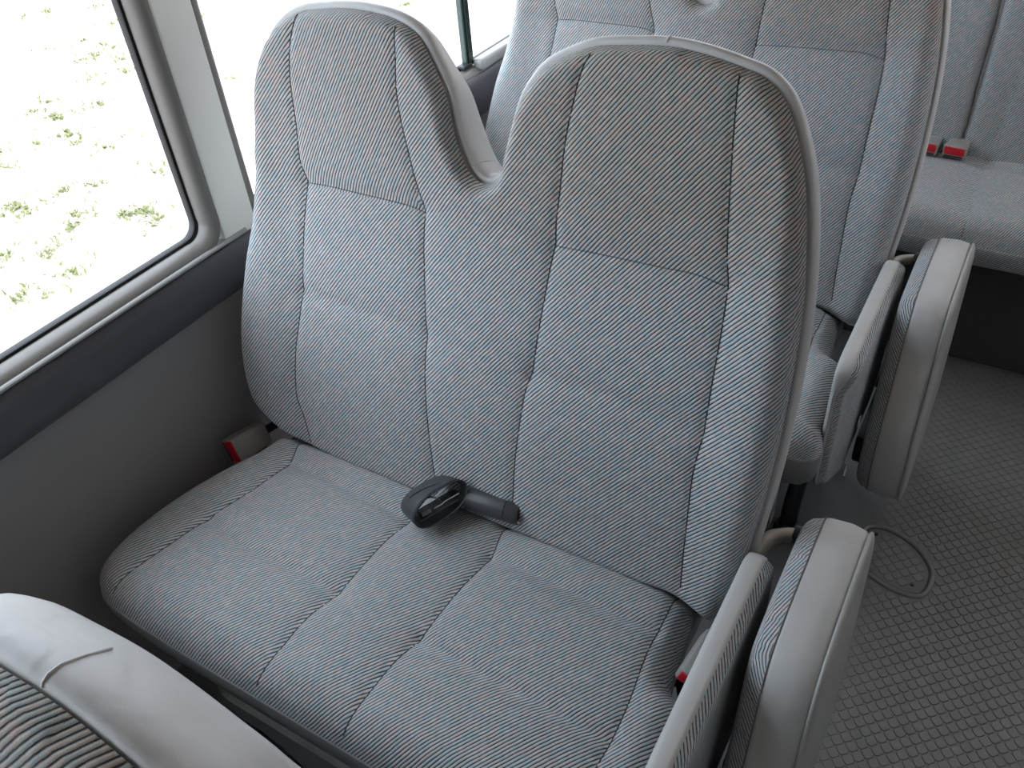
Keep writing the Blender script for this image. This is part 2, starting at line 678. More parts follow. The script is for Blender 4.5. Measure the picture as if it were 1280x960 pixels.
extrude_y('trim_3', belt_prof(0.650, 0.741, XW), YF, 0.893, M['belt'])
extrude_y('trim_5', [(XW - .002, .7412), (XW + .0125, .7412), (XW + .0150, .743), (XW + .0150, .7465), (XW + .0125, .7485), (XW - .002, .7485)], YF, 0.880, M['ledge'])
extrude_y('trim_4', belt_prof(0.650, 0.750, XW), 0.896, YB, M['belt'])


def rrect(y0, y1, z0, z1, r, n=8):
    pts = []
    for cy, cz, a0 in ((y1 - r, z0 + r, -PI / 2), (y1 - r, z1 - r, 0), (y0 + r, z1 - r, PI / 2), (y0 + r, z0 + r, PI)):
        for k in range(n + 1):
            a = a0 + PI / 2 * k / n
            pts.append((cy + r * math.cos(a), cz + r * math.sin(a)))
    return pts


def ring_mesh(y0, y1, z0, z1, r, prof):
    """prof: list of (inset, x), swept round a rounded rectangle"""
    V, F = [], []
    n = None
    for t, x in prof:
        p = rrect(y0 + t, y1 - t, z0 + t, z1 - t, max(0.004, r - t))
        n = len(p)
        V += [(x, a, b) for a, b in p]
    for i in range(len(prof) - 1):
        for k in range(n):
            F.append((i * n + k, i * n + (k + 1) % n, (i + 1) * n + (k + 1) % n, (i + 1) * n + k))
    return V, F


def window_left(name, y0, y1, z0=ZS, z1=ZT):
    x = XW
    V, F = ring_mesh(y0, y1, z0, z1, 0.055, [(0.0, x - 0.02), (0.0, x + 0.004), (0.003, x + 0.009), (0.009, x + 0.010),
                                            (0.017, x + 0.007), (0.023, x - 0.002), (0.026, x - 0.014), (0.027, x - 0.03)])
    o = mesh_obj(name, V, F, M['taupe'])
    o['kind'] = 'structure'
    V, F = ring_mesh(y0 + 0.024, y1 - 0.024, z0 + 0.024, z1 - 0.024, 0.034,
                     [(0.0, x - 0.018), (0.002, x - 0.018), (0.003, x - 0.023), (0.0045, x - 0.023), (0.005, x - 0.020),
                      (0.007, x - 0.022), (0.0075, x - 0.034)])
    mesh_obj('gasket', V, F, M['rubber'], o)
    return o


def pane(parent, y0, y1, z0, z1, x):
    bm = bmesh.new()
    rbox(bm, (x - 0.004, y0, z0), (x, y1, z1), 0)
    return bm_obj('glass_pane', bm, M['glass'], parent)


w = window_left('window_1', *W1)
pane(w, W1[0] + 0.03, W1[1] - 0.03, ZS + 0.03, ZT - 0.03, XW - 0.030)
w = window_left('window_2', *W2)
pane(w, W2[0] + 0.03, 1.66, ZS + 0.03, ZT - 0.03, XW - 0.030)
pane(w, 1.63, W2[1] - 0.03, ZS + 0.03, ZT - 0.03, XW - 0.040)
bm = bmesh.new()
rbox(bm, (XW - 0.029, 1.650, ZS + 0.028), (XW - 0.012, 1.668, ZT - 0.03), 0.002)
bm_obj('glass_edge_seal', bm, M['greenglass'], w)
bm = bmesh.new()
rbox(bm, (XW - 0.029, 1.6425, ZS + 0.028), (XW - 0.016, 1.6495, ZT - 0.03), 0.001)
bm_obj('glass_edge', bm, M['paleglass'], w)
bm = bmesh.new()
rbox(bm, (XW - 0.03, 1.62, ZS + 0.028), (XW - 0.008, 1.655, ZS + 0.036), 0.002)
bm_obj('sash_track', bm, M['rubber'], w)
bm = bmesh.new()
v = rbox(bm, (XW - 0.012, 1.66, ZS + 0.016), (XW + 0.016, W2[1] - 0.03, ZS + 0.042), 0.008, 3)
bm_obj('sill_cover', bm, M['ledge'], w, smooth=True, auto=0.6)
w = window_left('window_3', *W0)
pane(w, W0[0] + 0.03, W0[1] - 0.03, ZS + 0.03, ZT - 0.03, XW - 0.030)

# right wall with its windows, and the two ends (behind the photographer and behind the bench)
bm = bmesh.new()
ZR0, ZR1 = 0.95, 1.42
rbox(bm, (XR, YF, 0.0), (XR + 0.07, YB, ZR0), 0)
rbox(bm, (XR, YF, ZR1), (XR + 0.07, YB, ZC), 0)
RW = [(1.25, 2.62)]
edges = [YF] + [e for p in RW for e in p] + [YB]
for a, b in zip(edges[0::2], edges[1::2]):
    rbox(bm, (XR, a, ZR0), (XR + 0.07, b, ZR1), 0)
struct('wall_right', bm, M['panel'])
for k, (a, b) in enumerate(RW):
    bm = bmesh.new()
    rbox(bm, (XR + 0.03, a, ZR0), (XR + 0.034, b, ZR1), 0)
    struct('window_%d' % (k + 10), bm, M['glass'])
bm = bmesh.new()
rbox(bm, (XW - 0.07, YB, 0.0), (XR + 0.07, YB + 0.06, 0.72), 0)
rbox(bm, (XW - 0.07, YB, 1.65), (XR + 0.07, YB + 0.06, ZC), 0)
struct('wall_back', bm, M['panel'])
bm = bmesh.new()
rbox(bm, (XW - 0.07, YB + 0.02, 0.72), (XR + 0.07, YB + 0.026, 1.65), 0)
struct('window_7', bm, M['glass'])
bm = bmesh.new()
rbox(bm, (XW - 0.07, YF - 0.06, 0.0), (XR + 0.07, YF, 1.15), 0)
rbox(bm, (XW - 0.07, YF - 0.06, 1.55), (XR + 0.07, YF, ZC), 0)
struct('wall_front', bm, M['panel'])
bm = bmesh.new()
rbox(bm, (XW - 0.07, YF - 0.04, 1.15), (XR + 0.07, YF - 0.034, 1.55), 0)
struct('window_8', bm, M['glass'])

# the yard outside
bm = bmesh.new()
bmesh.ops.create_grid(bm, x_segments=8, y_segments=8, size=60)
bmesh.ops.translate(bm, verts=bm.verts, vec=(0, 0, -0.75))
struct('ground', bm, M['ground'])


def build_weeds():
    spots = [(-6.77, 4.51), (-6.79, 4.2), (-8.32, 5.02), (-6.97, 4.54), (-7.97, 5.3), (-6.53, 4.39), (-5.36, 3.1),
             (-5.12, 3.1), (-5.14, 3.31), (-5.51, 3.14), (-5.8, 3.61), (-6.18, 3.31), (-6.24, 3.48), (-5.87, 3.29),
             (-5.6, 3.18), (-4.03, 1.69), (-4.53, 2.4), (-4.46, 2.46), (-4.95, 2.3), (-4.71, 2.7), (-4.79, 2.27),
             (-4.06, 2.6), (-4.15, 2.6), (-4.24, 2.53), (-4.18, 2.56), (-4.01, 2.53), (-4.28, 2.07), (-3.99, 1.99),
             (-3.94, 1.81), (-4.49, 1.93), (-5.53, 2.62), (-5.77, 2.77), (-4.39, 2.3), (-4.87, 2.32), (-7.33, 4.97),
             (-6.32, 3.91), (-7.21, 4.57), (-5.18, 4.32), (-6.67, 5.41), (-4.98, 6.28), (-4.85, 2.56), (-6.77, 4.31),
             (-6.12, 3.9), (-6.43, 4.33), (-6.18, 4.14), (-5.96, 3.32), (-5.64, 2.96), (-4.5, 2.99), (-7.32, 4.28),
             (-8.46, 4.85)]
    rnd = random.Random(11)
    V, F = [], []
    for sx, sy in spots:
        far = math.hypot(sx, sy)
        for _ in range(rnd.randint(12, 26)):
            r = abs(rnd.gauss(0, 0.055 + 0.006 * far))
            a = rnd.uniform(0, 2 * PI)
            x, y = sx + r * math.cos(a), sy + r * math.sin(a)
            for _k in range(rnd.randint(3, 6)):
                b = rnd.uniform(0, 2 * PI)
                L = rnd.uniform(0.012, 0.034)
                wd = L * rnd.uniform(0.12, 0.25)
                tz = L * rnd.uniform(0.3, 1.0)
                dx, dy = math.cos(b), math.sin(b)
                o = len(V)
                V += [(x, y, -0.75), (x + dx * L * 0.5 - dy * wd, y + dy * L * 0.5 + dx * wd, -0.75 + tz * 0.7),
                      (x + dx * L, y + dy * L, -0.75 + tz), (x + dx * L * 0.5 + dy * wd, y + dy * L * 0.5 - dx * wd, -0.75 + tz * 0.62)]
                F.append((o, o + 1, o + 2, o + 3))
    o = mesh_obj('weeds', V, F, M['grass'], smooth=False)
    tag(o, 'sparse green weeds growing in the pale gravel outside the window', 'grass', kind='stuff')


build_weeds()

# ------------------------------------------------------------------ the double seat
KB = 0.229
BN = Vector((0, -1, KB)).normalized()
BY0 = 0.752


def back_pt(x, z, h, shift=0.0):
    """point over the backrest plane; h towards the sitter"""
    return Vector((x, BY0 + KB * (z - 0.4), z)) + BN * h


OUT = [(-1.045, .426), (-1.087, .458), (-1.101, .504), (-1.102, .568), (-1.090, .648), (-1.069, .738), (-1.045, .810),
       (-1.029, .878), (-1.017, .952), (-1.011, 1.010), (-.995, 1.056), (-.968, 1.093), (-.929, 1.117), (-.876, 1.127),
       (-.820, 1.131), (-.751, 1.124), (-.715, 1.108), (-.689, 1.075), (-.669, 1.043), (-.655, .998), (-.640, .965),
       (-.630, .951), (-.618, .942), (-.604, .938), (-.588, .943), (-.578, .954), (-.574, .975), (-.567, 1.005),
       (-.559, 1.036), (-.550, 1.058), (-.525, 1.091), (-.499, 1.107), (-.464, 1.121), (-.414, 1.128), (-.366, 1.131),
       (-.324, 1.127), (-.283, 1.119), (-.257, 1.112), (-.235, 1.097), (-.221, 1.079), (-.210, 1.058), (-.195, 1.023),
       (-.179, .960), (-.167, .890), (-.161, .826), (-.158, .763), (-.157, .684), (-.159, .607), (-.163, .548),
       (-.165, .506), (-.172, .45), (-.181, .403), (-.193, .386), (-.214, .391), (-.25, .404), (-.32, .402), (-.45, .402), (-.6, .402),
       (-.75, .402), (-.90, .402), (-.96, .408), (-1.005, .412)]
S1 = [(-.914, 1.118), (-.927, 1.077), (-.929, 1.024), (-.924, .969), (-.923, .923), (-.918, .887), (-.930, .799), (-.939, .731),
      (-.951, .658), (-.963, .600), (-.971, .536), (-.971, .502), (-.961, .469), (-.95, .42)]
S2 = [(-.744, 1.118), (-.741, 1.086), (-.738, 1.037), (-.728, .992), (-.717, .957), (-.699, .897), (-.698, .886), (-.697, .825),
      (-.695, .743), (-.694, .701), (-.693, .620), (-.688, .536), (-.680, .470), (-.672, .42)]
S3 = [(-.459, 1.115), (-.467, 1.098), (-.475, 1.056), (-.481, 1.008), (-.483, .952), (-.488, .887), (-.493, .837), (-.500, .778),
      (-.509, .695), (-.516, .664), (-.522, .603), (-.527, .536), (-.528, .462), (-.528, .42)]
S4 = [(-.281, 1.113), (-.278, 1.080), (-.272, 1.025), (-.267, .981), (-.261, .933), (-.254, .882), (-.251, .832), (-.251, .774),
      (-.251, .686), (-.254, .627), (-.251, .546), (-.248, .482), (-.244, .43)]
C1 = [(-.917, .887), (-.869, .890), (-.811, .890), (-.756, .890), (-.716, .888), (-.700, .884)]
C1B = [(-.938, .706), (-.883, .708), (-.781, .708), (-.724, .703), (-.697, .697)]
C2 = [(-.487, .881), (-.444, .884), (-.391, .886), (-.341, .887), (-.292, .888), (-.255, .881)]
C2B = [(-.509, .692), (-.475, .694), (-.364, .693), (-.253, .682)]


def rot_uv(x, y, deg):
    c, s = math.cos(math.radians(deg)), math.sin(math.radians(deg))
    return np.stack([x * c + y * s, -x * s + y * c], 1)


def padded(loop, step, seams, creases, roll, to3d, seam_groove=0.0026, crease_groove=0.0026, bulge=0.0035, bw=0.03, extra_h=None,
           rib_deg=50.0, rib_fn=None):
    """an upholstered face: verts, faces, uv and a height function (used again to lay the seam thread)"""
    extra = [crom(s, step) for s in seams] if step < 0.012 else []

    def height(P):
        d = seg_dist(P, loop, True)
        h = edge_roll(d, roll)
        fade = sstep(0.0, roll, d)
        if seams:
            ds = np.min([seg_dist(P, s) for s in seams], axis=0)
            h += (bulge * (1 - np.exp(-ds / bw)) - seam_groove * np.exp(-(ds / 0.0038) ** 2)) * fade
        if creases:
            dc = np.min([seg_dist(P, s) for s in creases], axis=0)
            h += (-crease_groove * np.exp(-(dc / 0.009) ** 2) - 0.0036 * np.exp(-(dc / 0.03) ** 2)) * fade
        if extra_h is not None:
            h += extra_h(P, d)
        return h

    P, F = fill(loop, step, extra)
    H = height(P)
    V = [to3d(x, y, h) for (x, y), h in zip(P, H)]
    # unroll the cloth over the rounded rim so that the ribs do not stretch there
    N = offset_loop(loop, 1.0) - loop
    near = np.array([int(np.argmin((loop[:, 0] - p[0]) ** 2 + (loop[:, 1] - p[1]) ** 2)) for p in P])
    q = roll - np.clip(seg_dist(P, loop, True), 0, roll)
    P = P + N[near] * (roll * np.arcsin(np.clip(q / roll, 0, 1)) - q)[:, None]
    uv = rot_uv(P[:, 0], P[:, 1], rib_deg)
    if rib_fn is not None:                       # a panel cut on another bias: turned face by face
        cen = np.array([P[list(f)].mean(0) for f in F])
        loops = np.array([i for f in F for i in f])
        own = np.repeat(np.arange(len(F)), [len(f) for f in F])
        uv = uv[loops]
        for msk, deg in rib_fn(cen):
            k = msk[own]
            uv[k] = rot_uv(P[loops[k], 0], P[loops[k], 1], deg)
    return V, F, uv, height


def seam_thread(parent, mat, seams, height, to3d, r=0.0009, lift=0.0002):
    for s in seams:
        p = crom(s, 0.006)
        h = height(p)
        V, F = tube([to3d(x, y, q + lift) for (x, y), q in zip(p, h)], r, 6)
        mesh_obj('seam_thread', V, F, mat, parent)


def band(rings):
    """rings of equal length, joined"""
    n = len(rings[0])
    V = [p for r in rings for p in r]
    F = [(i * n + k, i * n + (k + 1) % n, (i + 1) * n + (k + 1) % n, (i + 1) * n + k) for i in range(len(rings) - 1) for k in range(n)]
    return V, F


SEAT_GROUP = 'double bus seats along the window side'


def build_double_seat():
    root = thing('double_seat', 'grey ribbed double bus seat in the middle, its whole cushion and twin-hump backrest in view',
                 'bus seat', (-0.62, 0.60, 0.0), SEAT_GROUP)
    # ---- backrest
    loop = crom(OUT, 0.0085, True)
    seams = [crom(s, 0.01) for s in (S1, S2, S3, S4)]
    cre = [crom(s, 0.01) for s in (C1, C2)]
    soft = [crom(s, 0.01) for s in (C1B, C2B)]

    def extra(P, d):
        x, z = P[:, 0], P[:, 1]
        bol = sstep(-0.95, -1.02, x) + sstep(-0.25, -0.19, x)          # side bolsters
        lum = np.exp(-((z - 0.60) / 0.10) ** 2)
        head = sstep(0.885, 0.92, z) * sstep(1.13, 1.02, z)
        for c in soft:
            dc = seg_dist(P, c)
            lum = lum - 0.9 * np.exp(-(dc / 0.013) ** 2) - 0.6 * np.exp(-(dc / 0.035) ** 2)
        return 0.008 * bol * sstep(0.0, 0.03, d) * sstep(1.05, 0.9, z) + 0.004 * lum + 0.004 * head

    def rib(P):
        head = (P[:, 1] > 0.886) & (P[:, 0] < np.interp(P[:, 1], [0.88, 0.957, 1.0, 1.13], [-0.699, -0.717, -0.731, -0.744])) \
            & (P[:, 0] > np.interp(P[:, 1], [0.88, 0.92, 1.02, 1.13], [-0.918, -0.923, -0.929, -0.912]))
        return [(head, 61.0)]

    V, F, uv, hf = padded(loop, 0.0062, seams, cre, 0.018, back_pt, extra_h=extra, rib_deg=50.0, rib_fn=rib)
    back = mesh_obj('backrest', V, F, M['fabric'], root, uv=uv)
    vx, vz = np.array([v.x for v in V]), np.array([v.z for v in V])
    beige_tint(back, sstep(0.80, 1.02, vz) * (0.55 + 0.6 * sstep(-0.70, -0.40, vx)))  # heads tinted darker and beige, more strongly on the right hump
    seam_thread(back, M['thread'], (S1, S2, S3, S4), hf, back_pt, 0.0010)
    seam_thread(back, M['thread'], (C1, C2), hf, back_pt, 0.0006)
    # ---- vinyl side band and back panel; the humps thin out towards their tops
    def thick(z):
        return 1.0 - 0.38 * sstep(0.96, 1.13, z)
    def at(d, off):
        L = offset_loop(loop, off)
        return [back_pt(x, z, -d * thick(q[1])) for (x, z), q in zip(L, loop)]
    rings = [at(dd, of) for dd, of in ((0.001, -0.003), (0.0035, 0.000), (0.002, 0.003), (0.004, 0.0062), (0.010, 0.0088), (0.022, 0.0092),
                                       (0.045, 0.0035), (0.070, -0.005), (0.088, -0.012), (0.099, -0.020), (0.106, -0.030))]
    V, F = band(rings)
    side = mesh_obj('side_band', V, F, M['vinyl'], root)
    # stitched joins of the vinyl, one at the left of the notch, one on the right hump's top
    def join_line(x0, z0):
        i = int(np.argmin(np.hypot(loop[:, 0] - x0, loop[:, 1] - z0)))
        return [at_all[k][i] for k in range(len(at_all))]
    at_all = [at(dd, of + 0.0004) for dd, of in ((0.002, 0.003), (0.004, 0.0062), (0.010, 0.0088), (0.022, 0.0092), (0.045, 0.0035),
                                                 (0.070, -0.005), (0.088, -0.012), (0.099, -0.020))]
    for px, pz in ((-0.630, 0.951), (-0.372, 1.131)):
        V, F = tube(join_line(px, pz)[:-2], 0.0010, 6)
        mesh_obj('side_seam', V, F, M['vinyl'], side)
    inner = offset_loop(loop, -0.030)
    P, Fb = fill(crom([tuple(p) for p in inner[::3]], 0.02, True), 0.03)
    hb = edge_roll(seg_dist(P, inner, True), 0.02) * 0.35
    mesh_obj('back_panel', [back_pt(x, z, -(0.105 + h) * thick(z + 0.014)) for (x, z), h in zip(P, hb)], Fb, M['vinyl'], root)
    # ---- cushion
    CO = [(-1.04, .80), (-1.046, .75), (-1.052, .695), (-1.070, .65), (-1.092, .58), (-1.105, .507), (-1.110, .44), (-1.108, .395),
          (-1.098, .368), (-1.072, .349), (-1.02, .342), (-.9, .338), (-.7, .337), (-.5, .337), (-.3, .338), (-.20, .340), (-.166, .350),
          (-.152, .372), (-.155, .395), (-.163, .43), (-.164, .53), (-.168, .585), (-.185, .602), (-.200, .611), (-.208, .632), (-.214, .685),
          (-.219, .73), (-.225, .80), (-.3, .815), (-.6, .82), (-.95, .815)]
    cl = crom(CO, 0.009, True)
    T1 = [(-.985, .79), (-.982, .745), (-.962, .692), (-.968, .613), (-.993, .525), (-1.006, .455), (-1.020, .405), (-1.028, .375), (-1.035, .352)]
    T2 = [(-.694, .80), (-.690, .72), (-.688, .669), (-.693, .624), (-.698, .512), (-.709, .451), (-.711, .399), (-.713, .365), (-.717, .344)]
    T3 = [(-.541, .80), (-.538, .725), (-.529, .680), (-.536, .592), (-.539, .531), (-.541, .502), (-.549, .458), (-.553, .408), (-.556, .365), (-.558, .344)]
    T4 = [(-.252, .80), (-.249, .711), (-.248, .644), (-.244, .604), (-.239, .567), (-.236, .525), (-.237, .45), (-.24, .39), (-.243, .347)]
    K = [[(-.957, .689), (-.889, .688), (-.8, .683), (-.709, .679), (-.69, .678)], [(-.529, .676), (-.48, .680), (-.418, .676), (-.334, .671), (-.249, .674)],
         [(-.989, .523), (-.889, .507), (-.813, .508), (-.700, .511)], [(-.541, .502), (-.497, .501), (-.432, .498), (-.369, .497), (-.240, .494)]]
    ZCU = 0.362

    def c3(x, y, h):
        return Vector((x, y, ZCU + h))
    R = 0.05

    def cextra(P, d):
        x, y = P[:, 0], P[:, 1]
        return 0.006 * sstep(0.36, 0.46, y) * sstep(0.78, 0.6, y) - 0.034 * sstep(0.728, 0.775, y) - 0.006 * sstep(-1.02, -1.08, x) * sstep(0.5, 0.7, y)
    V, F, uv, hf = padded(cl, 0.0065, [crom(s, 0.01) for s in (T1, T2, T3, T4)], [crom(s, 0.01) for s in K], R, c3, bulge=0.008, bw=0.04,
                          crease_groove=0.0042, extra_h=cextra, rib_deg=56.0)
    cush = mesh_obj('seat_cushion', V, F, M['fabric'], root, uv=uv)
    beige_tint(cush, 0.7 * sstep(-0.98, -1.04, np.array([v.x for v in V])))
    seam_thread(cush, M['thread'], (T1, T2, T3, T4), hf, c3, 0.0009)
    # vinyl skirt under the cushion's edge
    def cr(z, off):
        L = offset_loop(cl, off)
        return [Vector((x, y, z)) for x, y in L]
    V, F = band([cr(ZCU + 0.001, -0.004), cr(ZCU + 0.0005, 0.0005), cr(ZCU - 0.004, 0.002), cr(ZCU - 0.03, 0.001), cr(ZCU - 0.062, -0.004),
                 cr(ZCU - 0.078, -0.016), cr(ZCU - 0.084, -0.035), cr(ZCU - 0.085, -0.06)])
    mesh_obj('cushion_skirt', V, F, M['skirt'], root)
    # ---- frame and legs under the seat
    bm = bmesh.new()
    rbox(bm, (-1.05, 0.42, 0.256), (-0.23, 0.76, 0.285), 0.006)
    bm_obj('seat_pan', bm, M['darksteel'], root)
    bm = bmesh.new()
    rbox(bm, (-0.945, 0.402, 0.10), (-0.22, 0.408, 0.272), 0.02, 3)
    bm_obj('front_plate', bm, M['plate'], root, smooth=True, auto=0.5)
    for y in (0.44, 0.72):
        V, F = tube([(-1.12, y, 0.245), (-1.0, y, 0.243), (-0.21, y, 0.243)], 0.016, 12)
        mesh_obj('cross_tube', V, F, M['black'], root)
    bm = bmesh.new()
    rbox(bm, (-1.139, 0.42, 0.19), (-1.118, 0.78, 0.30), 0.004)
    bm_obj('wall_bracket', bm, M['darksteel'], root)
    bm = bmesh.new()
    rbox(bm, (-1.02, 0.40, 0.205), (-0.965, 0.445, 0.262), 0.008)
    bm_obj('recliner_bracket', bm, M['steel'], root)
    # aisle leg: a pressed black plate with a round bolted foot at the front and another behind
    for yf, yt in ((0.512, 0.60), (0.76, 0.70)):
        V, F = join([tube(crom([(-0.205, yt, 0.27), (-0.203, yt + (yf - yt) * 0.2, 0.20), (-0.206, yf + (yt - yf) * 0.15, 0.07), (-0.206, yf, 0.012)], 0.02),
                          [0.019] * 30, 12, flat=0.8)])
        leg = mesh_obj('leg', V, F, M['black'], root)
        bm = bmesh.new()
        bmesh.ops.create_cone(bm, cap_ends=True, segments=32, radius1=0.027, radius2=0.023, depth=0.014,
                              matrix=Matrix.Translation((-0.206, yf - 0.012, 0.0075)))
        bm_obj('foot', bm, M['black'], leg, smooth=True, auto=0.5)
        bm = bmesh.new()
        bmesh.ops.create_cone(bm, cap_ends=True, segments=6, radius1=0.008, radius2=0.007, depth=0.008,
                              matrix=Matrix.Translation((-0.206, yf - 0.02, 0.018)))
        bm_obj('bolt', bm, M['brass'], leg)
    return root


seat = build_double_seat()
s2 = copy_tree(seat)
s2.location.y += 0.80
s2['label'] = 'grey ribbed double bus seat in the second row, directly behind the middle seat'
s3 = copy_tree(seat)
s3.location.y -= 0.85
s3.scale.z = 0.938
s3['label'] = 'nearest double bus seat, only its pale vinyl-rimmed backrest top showing at the lower left'


# ------------------------------------------------------------------ folding jump seats
def build_jump_seat():
    root = thing('folding_jump_seat', 'folded aisle jump seat beside the middle double seat, at the lower right', 'jump seat',
                 (-0.09, 0.65, 0.0), 'folded jump seats beside the aisle')
    # thin backrest pad: profile in (y, z), rim of vinyl, cloth towards the aisle
    PB = [(.400, .50), (.404, .525), (.425, .541), (.5, .546), (.6, .549), (.7, .549), (.748, .548), (.769, .535), (.777, .50), (.778, .42), (.776, .30),
          (.764, .245), (.735, .228), (.6, .225), (.48, .225), (.425, .235), (.406, .265), (.402, .34), (.400, .42)]
    xl, xr = -0.163, -0.136
    lp = crom(PB, 0.008, True)

    def rim(L, x):
        # the cloth wraps further round the pad's front end
        return [Vector((x - (.016 * float(sstep(.50, .41, y)) * float(sstep(.53, .47, z)) if x > xl + .012 else 0.0), y, z)) for y, z in L]
    rings = [rim(offset_loop(lp, o), x) for o, x in ((-.06, xl - .0005), (-.02, xl - .001), (-.008, xl), (-.002, xl + .003), (0, xl + .008), (0, xr - .006), (-.0015, xr - .001), (-.004, xr))]
    V, F = band(rings)
    F.append(tuple(range(len(lp)))[::-1])
    pad = mesh_obj('backrest_pad', V, F, M['vinyl_worn'], root)

    def pr(y, z, h):
        return Vector((xr - 0.001 + h - .016 * float(sstep(.50, .41, y)) * float(sstep(.53, .47, z)), y, z))
    V, F, uv, hf = padded(offset_loop(lp, -0.003), 0.006, [], [], 0.013, pr, rib_deg=32.0)
    mesh_obj('backrest_cloth', V, F, M['fabric'], root, uv=uv)
    # thick seat cushion folded upright: vinyl rim, cloth towards the seat, hard shell towards the aisle
    PS = [(.500, .20), (.497, .26), (.510, .33), (.540, .40), (.572, .47), (.590, .52), (.615, .553), (.66, .566), (.74, .572), (.80, .572), (.838, .566), (.862, .545),
          (.872, .50), (.875, .42), (.875, .30), (.868, .22), (.845, .178), (.80, .165), (.66, .16), (.56, .16), (.518, .172)]
    ls = crom(PS, 0.008, True)
    # the whole slab leans out a little towards its foot
    def lean(z):
        return (0.57 - z) * 0.035
    cl_, cr_ = -0.086, -0.030

    def srim(L, x):
        return [Vector((x + lean(z), y, z)) for y, z in L]
    V, F = band([srim(offset_loop(ls, o), x) for o, x in ((-.006, cl_ - .001), (-.001, cl_), (.001, cl_ + .006), (.003, cl_ + .03), (.003, cr_ - .02), (.0, cr_ - .004), (-.004, cr_ + .001), (-.012, cr_ + .003))])
    mesh_obj('cushion_rim', V, F, M['vinyl_worn'], root)

    def sl(y, z, h):
        return Vector((cl_ + 0.001 - h + lean(z), y, z))
    V, F, uv, hf = padded(offset_loop(ls, -0.001), 0.008, [], [], 0.027, sl, rib_deg=28.0)
    cl2 = mesh_obj('cushion_cloth', V, F, M['fabric'], root, uv=uv)
    lo = offset_loop(ls, -0.0005)
    lo = np.vstack([lo, lo[:1]])
    V, F = tube([sl(y, z, 0.001) for y, z in lo], 0.0011, 6, cap=False)
    mesh_obj('seam_thread', V, F, M['threadgrey'], cl2)
    rg = [srim(offset_loop(ls, o), x) for o, x in ((-.010, cr_ - .001), (-.001, cr_ + .0005), (.0015, cr_ + .002), (.001, cr_ + .005), (-.006, cr_ + .008), (-.02, cr_ + .010))]
    V, F = band(rg)
    n = len(ls)
    F.append(tuple((len(rg) - 1) * n + k for k in range(n)))
    mesh_obj('cushion_shell', V, F, M['shell'], root)
    # bent hinge tube joining the two, with its black pivot
    V, F = tube(crom([(-.157, .765, .49), (-.157, .795, .495), (-.155, .815, .499), (-.148, .834, .50), (-.136, .845, .50), (-.118, .853, .50), (-.095, .856, .498)], 0.006), 0.0105, 14)
    hinge = mesh_obj('hinge_tube', V, F, M['steel'], root)
    bm = bmesh.new()
    bmesh.ops.create_cone(bm, cap_ends=True, segments=20, radius1=0.014, radius2=0.014, depth=0.012,
                          matrix=Matrix.Translation((-.117, .855, .50)) @ Matrix.Rotation(PI / 2, 4, 'Y'))
    bm_obj('hinge_collar', bm, M['black'], hinge, smooth=True, auto=0.5)
    # lower support arm and its pale clips, seen in the gap
    bm = bmesh.new()
    rbox(bm, (-.128, .66, .10), (-.105, .86, .17), 0.006)
    rbox(bm, (-.20, .80, .20), (-.105, .85, .235), 0.006)
    bm_obj('support_arm', bm, M['black'], root)
    for y, z in ((.50, .205), (.525, .315)):
        bm = bmesh.new()
        rbox(bm, (-.1195, y, z), (-.1165, y + .012, z + .022), 0.001)
        bm_obj('clip', bm, M['whitemetal'], root)
    return root


j1 = build_jump_seat()
j2 = copy_tree(j1)
j2.location.y += 0.80
j2['label'] = 'folded aisle jump seat beside the second-row double seat, in front of the rear bench'


